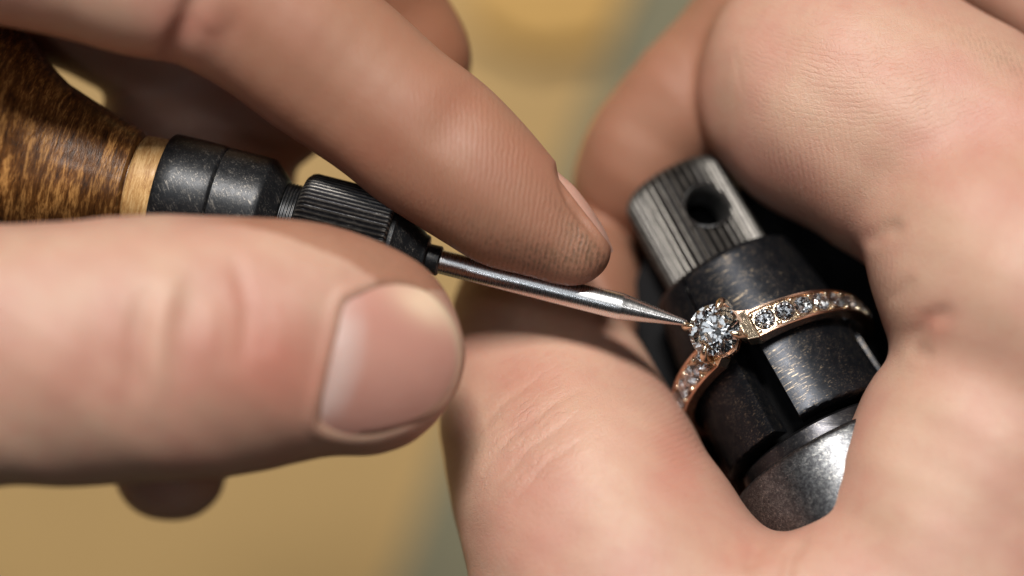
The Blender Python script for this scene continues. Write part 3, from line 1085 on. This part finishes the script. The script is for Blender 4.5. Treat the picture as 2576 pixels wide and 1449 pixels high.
def brilliant(name, R, mat):
    bm = bmesh.new()
    t = math.tau
    pts = [(0.0, 0.0, -0.86)]
    for k in range(8):
        a = t * k / 8
        pts.append((0.57 * math.cos(a), 0.57 * math.sin(a), 0.335))
        b = a + t / 16
        pts.append((0.80 * math.cos(b), 0.80 * math.sin(b), 0.208))
        pts.append((0.232 * math.cos(b), 0.232 * math.sin(b), -0.682))
    for k in range(16):
        a = t * k / 16
        for z in (0.022, -0.022):
            pts.append((math.cos(a), math.sin(a), z))
        b = a + t / 32
        pts.append((0.997 * math.cos(b), 0.997 * math.sin(b), 0.012)); pts.append((0.997 * math.cos(b), 0.997 * math.sin(b), -0.012))
    for p in pts: bm.verts.new(tuple(c * R * S for c in p))
    bmesh.ops.convex_hull(bm, input=bm.verts)
    bmesh.ops.dissolve_limit(bm, angle_limit=math.radians(1.5), verts=bm.verts, edges=bm.edges)
    bmesh.ops.recalc_face_normals(bm, faces=bm.faces)
    me = bpy.data.meshes.new(name); bm.to_mesh(me); bm.free()
    me.materials.append(mat)
    return me


def place(o, pos, zdir, xdir, parent, root_, spin=0.0):
    z = Vector(zdir).normalized(); x = Vector(xdir); x = (x - z * x.dot(z)).normalized(); y = z.cross(x)
    m = Matrix((x, y, z)).transposed().to_4x4()
    m = Matrix.Translation(Vector(np.array(pos) - np.array(root_)) * S) @ m @ Matrix.Rotation(spin, 4, 'Z')
    o.parent = parent
    o.matrix_local = m

# head -----------------------------------------------------------------
hn = er(HEAD) * 0.62 + np.array([0, 0, 1]) * 0.38
hn /= np.linalg.norm(hn)
hx = RN - hn * (RN @ hn); hx /= np.linalg.norm(hx)      # along the clamp axis
hy = np.cross(hn, hx)
HC = pt(1797, 830, float((RC + er(HEAD) * 318)[2]))
HD = 66.0
dm = bpy.data.objects.new('diamond', brilliant('diamond', HD, M['gem']))
col.objects.link(dm)
place(dm, HC, hn, hx, ring, RC, 0.22)
dm['label'] = 'large round brilliant-cut centre diamond'


def along(p0, p1):
    d = np.array(p1) - np.array(p0)
    return d


def prong_mesh():
    """claw: tapered bar that leans over the girdle and ends in a rounded point"""
    path = [(72, -88, 9), (74, -50, 10), (75, -16, 11), (73, 4, 11.5), (67, 16, 10.5), (58, 23, 7.5), (51, 26, 4.5), (46, 25.5, 1.6)]
    P, n = [], 20
    for j, (x, z, r) in enumerate(path):
        a = path[max(j - 1, 0)]; b = path[min(j + 1, len(path) - 1)]
        tx, tz = b[0] - a[0], b[1] - a[1]
        l = math.hypot(tx, tz); tx /= l; tz /= l
        for i in range(n):
            t = 2 * math.pi * i / n
            P.append((x + math.cos(t) * r * tz, math.sin(t) * r * 0.95, z - math.cos(t) * r * tx))
    F = [(j * n + i, j * n + (i + 1) % n, (j + 1) * n + (i + 1) % n, (j + 1) * n + i) for j in range(len(path) - 1) for i in range(n)]
    F += [tuple(range(n)), tuple(range((len(path) - 1) * n, len(path) * n))]
    return P, F

pP, pF = prong_mesh()
pr0 = mk('prong', pP, pF, M['pale_gold'], ring, angle=60); fix_normals(pr0)
hu, hv = proj(np.array([HC]))
def head_dir(du, dv):
    """direction on the girdle plane that points to the given way on the picture"""
    d = np.array([du, -dv, 0.0])
    d = d - hn * (d @ hn)
    return d / np.linalg.norm(d)
for k, (du, dv) in enumerate(((15, -64), (56, 14), (-20, 58), (-62, -10))):
    o = pr0 if k == 0 else pr0.copy()
    if k: col.objects.link(o)
    place(o, HC, hn, head_dir(du, dv), ring, RC)


def plate(name, pts_top, depth_dir, depth, mat, bev=0):
    n = len(pts_top)
    T = [np.array(p, float) for p in pts_top]
    B = [p + depth_dir * depth for p in T]
    F = [tuple(range(n)), tuple(reversed(range(n, 2 * n)))] + [(i, n + i, n + (i + 1) % n, (i + 1) % n) for i in range(n)]
    o = mk(name, T + B, F, mat, ring, org=RC, smooth=False)
    fix_normals(o)
    md = o.modifiers.new('bevel', 'BEVEL'); md.width = 2.2 * S; md.segments = 2
    return o

# basket: two rails under the girdle and two shoulder plates that meet the band
def basket(rad, z0, z1, wdt, name):
    P, n = [], 64
    for (r, z) in ((rad, z0), (rad + wdt, z0), (rad + wdt, z1), (rad, z1)):
        for i in range(n):
            t = 2 * math.pi * i / n
            k = (abs(math.cos(t - 0.79)) ** 5 + abs(math.sin(t - 0.79)) ** 5) ** (-1 / 5)   # rounded square
            P.append(HC + (hx * math.cos(t) + hy * math.sin(t)) * r * min(k, 1.12) + hn * z)
    F = [(j * n + i, j * n + (i + 1) % n, ((j + 1) % 4) * n + (i + 1) % n, ((j + 1) % 4) * n + i) for j in range(4) for i in range(n)]
    o = mk(name, P, F, M['gold'], ring, org=RC, angle=40); fix_normals(o)
basket(50, -24, -38, 12, 'basket_rail')
basket(40, -66, -82, 16, 'basket_rail')
for sgn in (1, -1):
    thp = HEAD + sgn * (gap - 0.018)
    e = er(thp); t_ = et(thp) * sgn
    w = halfw(thp) + 3
    R = rout(thp)
    c0 = RC + e * (R + 5)
    c1_ = c0 - t_ * 27 + e * 13
    q = [c0 + ra * w + t_ * 3, c0 - ra * w + t_ * 3, c1_ - ra * (w - 6), c1_ + ra * (w - 6)]
    plate('shoulder_plate', q, -e, 44, M['pale_gold'])
    # arch that rises from the band to the head
    for ws in (1, -1):
        b0 = RC + er(HEAD + sgn * (gap + 0.17)) * 262 + ra * ws * (w - 13)
        b1 = RC + er(HEAD + sgn * (gap - 0.03)) * 262 + ra * ws * (w - 12)
        b2 = HC + hn * -78 + t_ * 40 + ra * ws * 26
        b3 = HC + hn * -58 + t_ * 58 + ra * ws * 28
        plate('gallery_arch', [b0, b1, b2, b3], ra * ws, 9, M['gold'])

# accent stones and beads ------------------------------------------------
acc = brilliant('accent_stone', 27.0, M['gem'])
bead_me = None
bm = bmesh.new(); bmesh.ops.create_uvsphere(bm, u_segments=14, v_segments=10, radius=7.0 * S)
for f_ in bm.faces: f_.smooth = True
bead_me = bpy.data.meshes.new('bead'); bm.to_mesh(bead_me); bm.free(); bead_me.materials.append(M['pale_gold'])
first = {}
def inst(name, me):
    o = bpy.data.objects.new(name, me); col.objects.link(o); return o
for sgn in (1, -1):
    for i in range(8):
        d = gap + 0.108 + 0.197 * i
        th = HEAD + sgn * d
        sc = 1 - 0.035 * i
        st = inst('accent_stone', acc)
        place(st, RC + er(th) * (rout(th) - 1.5), er(th) + et(th) * rng.uniform(-.12, .12) + ra * rng.uniform(-.10, .14), et(th), ring, RC, rng.uniform(0, 0.8))
        st.scale = (sc, sc, sc)
        seat(th, 26.0 * sc, 0.0985 * rout(th))
        for hs_ in (-0.5, 0.5) if i < 7 else (-0.5,):
            thb = th + sgn * 0.197 * hs_
            if hs_ > 0 and i < 7: continue
            for ws in (1, -1):
                b = inst('bead', bead_me)
                place(b, RC + er(thb) * (rout(thb) - 4) + ra * ws * (halfw(thb) - 14.5), er(thb), et(thb), ring, RC)
                b.scale = (1.1 * sc, 1.1 * sc, 1.0)
